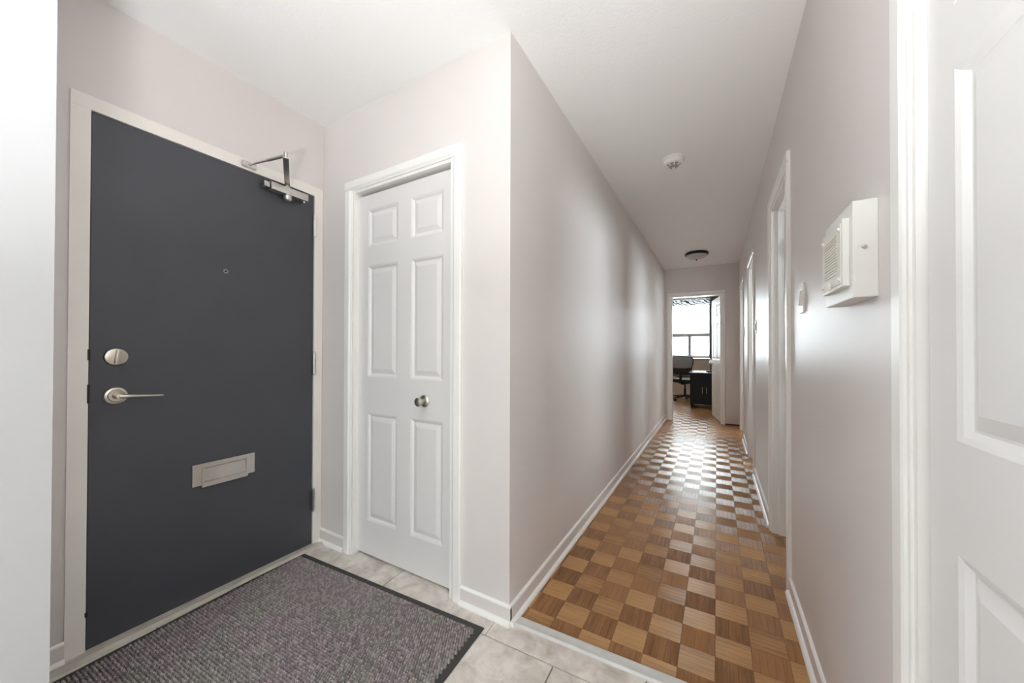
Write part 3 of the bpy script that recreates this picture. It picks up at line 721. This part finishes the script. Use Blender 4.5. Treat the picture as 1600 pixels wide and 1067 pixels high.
# ------------------------------------------------------------------ far room furniture
def wavy(mb, x0, x1, y, z0, z1, amp, per, t=0.004, scallop=0.0):
    n = max(8, int((x1-x0)/per*8)); A = []
    for k in range(n+1):
        x = x0+(x1-x0)*k/n; d = amp*math.sin(2*math.pi*(x-x0)/per); zz = z0 - scallop*abs(math.sin(math.pi*(x-x0)/0.31))
        A.append([mb.bm.verts.new(p) for p in ((x, y+d-t/2, zz), (x, y+d+t/2, zz), (x, y+d+t/2, z1), (x, y+d-t/2, z1))])
    for P, Q in zip(A, A[1:]):
        for i in range(4): mb.bm.faces.new((P[i], P[(i+1) % 4], Q[(i+1) % 4], Q[i]))
    mb.bm.faces.new(A[0]); mb.bm.faces.new(A[-1][::-1])
rd = thing('curtain_rod', (-0.1, FY-0.10, 2.412), 'thin dark curtain rod above the far window', 'curtain rod')
MB().tube([(-1.0, 0, 0.0), (1.0, 0, 0.0)], 0.008, 12).build('rod', 'dark_metal', rd, 40)
for x in (-1.0, 1.0): MB().lathe([(0, -0.02), (0.014, -0.012), (0.016, 0), (0.014, 0.012), (0, 0.02)], (x, 0, 0), 'x', 16).build('finial', 'dark_metal', rd, 40)
for x in (-0.95, -0.08, 0.95):
    MB().box((x-0.006, 0.0, -0.012), (x+0.006, 0.10, 0.02)).build('bracket', 'dark_metal', rd)
va = thing('valance', (-0.1, FY-0.10, 2.24), 'white valance with a dark wavy leaf print across the window top', 'valance')
mb = MB(); wavy(mb, -0.85, 0.71, 0.0, 0.0, 0.148, 0.010, 0.18); mb.build('fabric', 'valance', va, 60)
cu = thing('curtain', (0.66, FY-0.10, 0.30), 'slate grey curtain drawn to the right side of the far window', 'curtain')
mb = MB(); wavy(mb, -0.06, 0.26, 0.0, 0.0, 2.085, 0.018, 0.075); mb.build('fabric', 'curtain', cu, 60)

# desk: black cabinet desk, doors face the hallway
dk = thing('desk', (0.285, 6.52, 0), 'black cabinet desk with two doors behind the far doorway', 'desk')
dw, dd, dh = 1.15, 0.72, 0.705
M['desk_top'] = mat('glossy_dark_desktop', (0.05, 0.055, 0.07), 0.18, var=0.05)
bx((-0.015, -0.015, dh-0.025), (dw, dd, dh), 0.003).build('desktop', 'desk_top', dk)
bx((0, 0.018, 0.085), (0.50, dd-0.01, dh-0.025)).build('cabinet', 'black_desk', dk)
bx((0.004, 0, dh-0.155), (0.496, 0.018, dh-0.03), 0.002).build('drawer_front', 'black_desk', dk)
for a, b, hx in ((0.004, 0.247, 0.215), (0.253, 0.496, 0.285)):
    d_ = bx((a, 0, 0.09), (b, 0.018, dh-0.165), 0.002).build('cabinet_door', 'black_desk', dk)
    h = MB(); h.tube([(hx, 0, 0.30), (hx, -0.022, 0.31), (hx, -0.022, 0.41), (hx, 0, 0.42)], 0.005, 8); h.build('handle', 'nickel', d_, 40)
for x, y in ((0.03, 0.05), (0.47, 0.05), (0.03, dd-0.06), (0.47, dd-0.06), (dw-0.05, 0.05), (dw-0.05, dd-0.06)):
    top = 0.085 if x < 0.5 else dh-0.025
    MB().tube([(x, y, 0), (x, y, top)], [0.016, 0.024], 12).build('leg', 'black_desk', dk, 40)
mo = thing('computer_mouse', (0.61, 6.72, dh), 'black computer mouse lying on the desktop', 'mouse')
mm = MB(); mm.lathe([(0.032, 0.0), (0.034, 0.010), (0.030, 0.022), (0.018, 0.031), (0, 0.034)], (0,0,0), 'z', 20)
for v in mm.bm.verts: v.co.x *= 1.7
mm.build('shell', 'chair_plastic', mo, 60); MB().box((0.02, -0.003, 0.028), (0.034, 0.003, 0.034), 0.001).build('wheel', 'grey_plastic', mo)
bt = thing('bottle', (0.72, 6.98, dh), 'dark green bottle standing on the desk by the open door', 'bottle')
MB().lathe([(0, 0), (0.034, 0), (0.036, 0.004), (0.036, 0.11), (0.030, 0.135), (0.014, 0.155), (0.013, 0.185), (0, 0.185)], (0,0,0), 'z', 24).build('body', 'bottle', bt, 40)
MB().lathe([(0.015, 0.183), (0.015, 0.205), (0.013, 0.208), (0, 0.208)], (0,0,0), 'z', 20).build('cap', 'plastic', bt, 40)
lp = thing('desk_lamp', (0.67, 7.12, dh), 'small white desk lamp behind the green bottle', 'lamp')
MB().lathe([(0, 0), (0.045, 0), (0.045, 0.008), (0.012, 0.014), (0, 0.014)], (0,0,0), 'z', 24).build('base', 'plastic', lp, 40)
MB().tube([(0, 0, 0.012), (0, 0, 0.13), (-0.01, 0, 0.17)], 0.006, 10).build('stem', 'chrome', lp, 40)
MB().lathe([(0.060, 0.165), (0.062, 0.166), (0.040, 0.235), (0.036, 0.237), (0.034, 0.232), (0.056, 0.168)], (-0.01,0,0), 'z', 24).build('shade', 'plastic', lp, 40)

# office chair seen from behind, facing the window
ch = thing('office_chair', (0.115, 7.68, 0), 'black office chair with a curved mesh back before the far window', 'chair', R(-14))
for k in range(5):
    t = 2*math.pi*k/5+0.5; c, s_ = math.cos(t), math.sin(t)
    MB().tube([(0.03*c, 0.03*s_, 0.115), (0.16*c, 0.16*s_, 0.095), (0.29*c, 0.29*s_, 0.075)], [0.026, 0.020, 0.015], 10).build('base_spoke', 'chair_plastic', ch, 40)
    cs = MB()
    for o_ in (-0.012, 0.012):
        cs.lathe([(0, -0.009), (0.024, -0.009), (0.027, -0.005), (0.027, 0.005), (0.024, 0.009), (0, 0.009)], (0, o_, 0), 'y', 16)
    for v in cs.bm.verts:
        x, y = v.co.x, v.co.y; v.co.x = 0.29*c - y*s_ + x*c; v.co.y = 0.29*s_ + y*c + x*s_; v.co.z += 0.0275
    cs.tube([(0.29*c, 0.29*s_, 0.03), (0.29*c, 0.29*s_, 0.075)], 0.008, 8); cs.build('caster', 'chair_plastic', ch, 40)
MB().lathe([(0.035, 0.09), (0.035, 0.13), (0.026, 0.14), (0.026, 0.27), (0.016, 0.27), (0.016, 0.40)], (0,0,0), 'z', 20).build('gas_lift', 'chair_plastic', ch, 40)
bx((-0.10, -0.12, 0.385), (0.10, 0.12, 0.415), 0.008).build('tilt_mechanism', 'chair_plastic', ch)
seat = MB(); n = 20
rings = []
for z, k in ((0.412, 0.86), (0.425, 0.97), (0.455, 1.0), (0.480, 0.95), (0.490, 0.80), (0.482, 0.4)):
    rg = []
    for i in range(n*2):
        t = math.pi*i/n; c, s_ = math.cos(t), math.sin(t)
        p = 0.45
        rg.append(seat.bm.verts.new((0.245*k*math.copysign(abs(c)**p, c), 0.01+0.235*k*math.copysign(abs(s_)**p, s_), z)))
    rings.append(rg)
for A_, B_ in zip(rings, rings[1:]):
    for i in range(2*n): seat.bm.faces.new((A_[i], A_[(i+1) % (2*n)], B_[(i+1) % (2*n)], B_[i]))
seat.bm.faces.new(rings[0][::-1]); seat.bm.faces.new(rings[-1])
seat.build('seat', 'chair_fabric', ch, 50)
def back_pt(u, v, off=0.0):
    """u -1..1 across, v 0..1 up; curved shell behind the seat (-y)"""
    hw = 0.175 + 0.075*min(1, v*1.3) - 0.02*max(0, v-0.85)/0.15
    z = 0.545 + 0.455*v + (-0.02*abs(u)**3 if v > 0.5 else 0.02*abs(u)**3)
    y = -0.235 - 0.055*math.sin(v*math.pi*0.75) + 0.055*u*u - 0.02*v + off
    return (hw*u, y, z)
def shell(u0, u1, v0, v1, t, nu, nv, o0=0.0):
    mb = MB(); G = [[[mb.bm.verts.new(back_pt(u0+(u1-u0)*i/nu, v0+(v1-v0)*j/nv, o0+s_*t)) for i in range(nu+1)] for j in range(nv+1)] for s_ in (0, 1)]
    for s_ in (0, 1):
        for j in range(nv):
            for i in range(nu): mb.bm.faces.new((G[s_][j][i], G[s_][j][i+1], G[s_][j+1][i+1], G[s_][j+1][i]))
    for j in range(nv):
        for i in (0, nu): mb.bm.faces.new((G[0][j][i], G[0][j+1][i], G[1][j+1][i], G[1][j][i]))
    for i in range(nu):
        for j in (0, nv): mb.bm.faces.new((G[0][j][i], G[0][j][i+1], G[1][j][i+1], G[1][j][i]))
    return mb
shell(-1, 1, 0, 1, 0.010, 14, 14).build('backrest', 'chair_mesh', ch, 60)
rim = MB(); loop = [(-1, v/8) for v in range(9)] + [(u/6-1, 1) for u in range(1, 12)] + [(1, 1-v/8) for v in range(9)] + [(1-u/6, 0) for u in range(1, 12)]
rim.tube([back_pt(u, v, 0.004) for u, v in loop] + [back_pt(-1, 0, 0.004)], 0.012, 8, False); rim.build('back_frame', 'chair_plastic', ch, 60)
shell(-0.95, 0.95, 0.10, 0.42, 0.010, 12, 4, -0.012).build('lumbar_pad', 'chair_plastic', ch, 60)
MB().tube([(0, -0.05, 0.39), (0, -0.22, 0.40), (0, -0.275, 0.47), (0, -0.285, 0.66)], [0.03, 0.03, 0.026, 0.03], 10).build('back_support', 'chair_plastic', ch, 60)
for s_ in (-1, 1):
    a_ = MB().tube([(s_*0.20, 0.0, 0.42), (s_*0.285, 0.0, 0.45), (s_*0.29, 0.0, 0.62)], 0.014, 10).build('arm_post', 'chair_plastic', ch, 50)
    MB().box((s_*0.29-0.04, -0.13, 0.62), (s_*0.29+0.04, 0.12, 0.645), 0.008).build('arm_pad', 'chair_plastic', a_, 50)
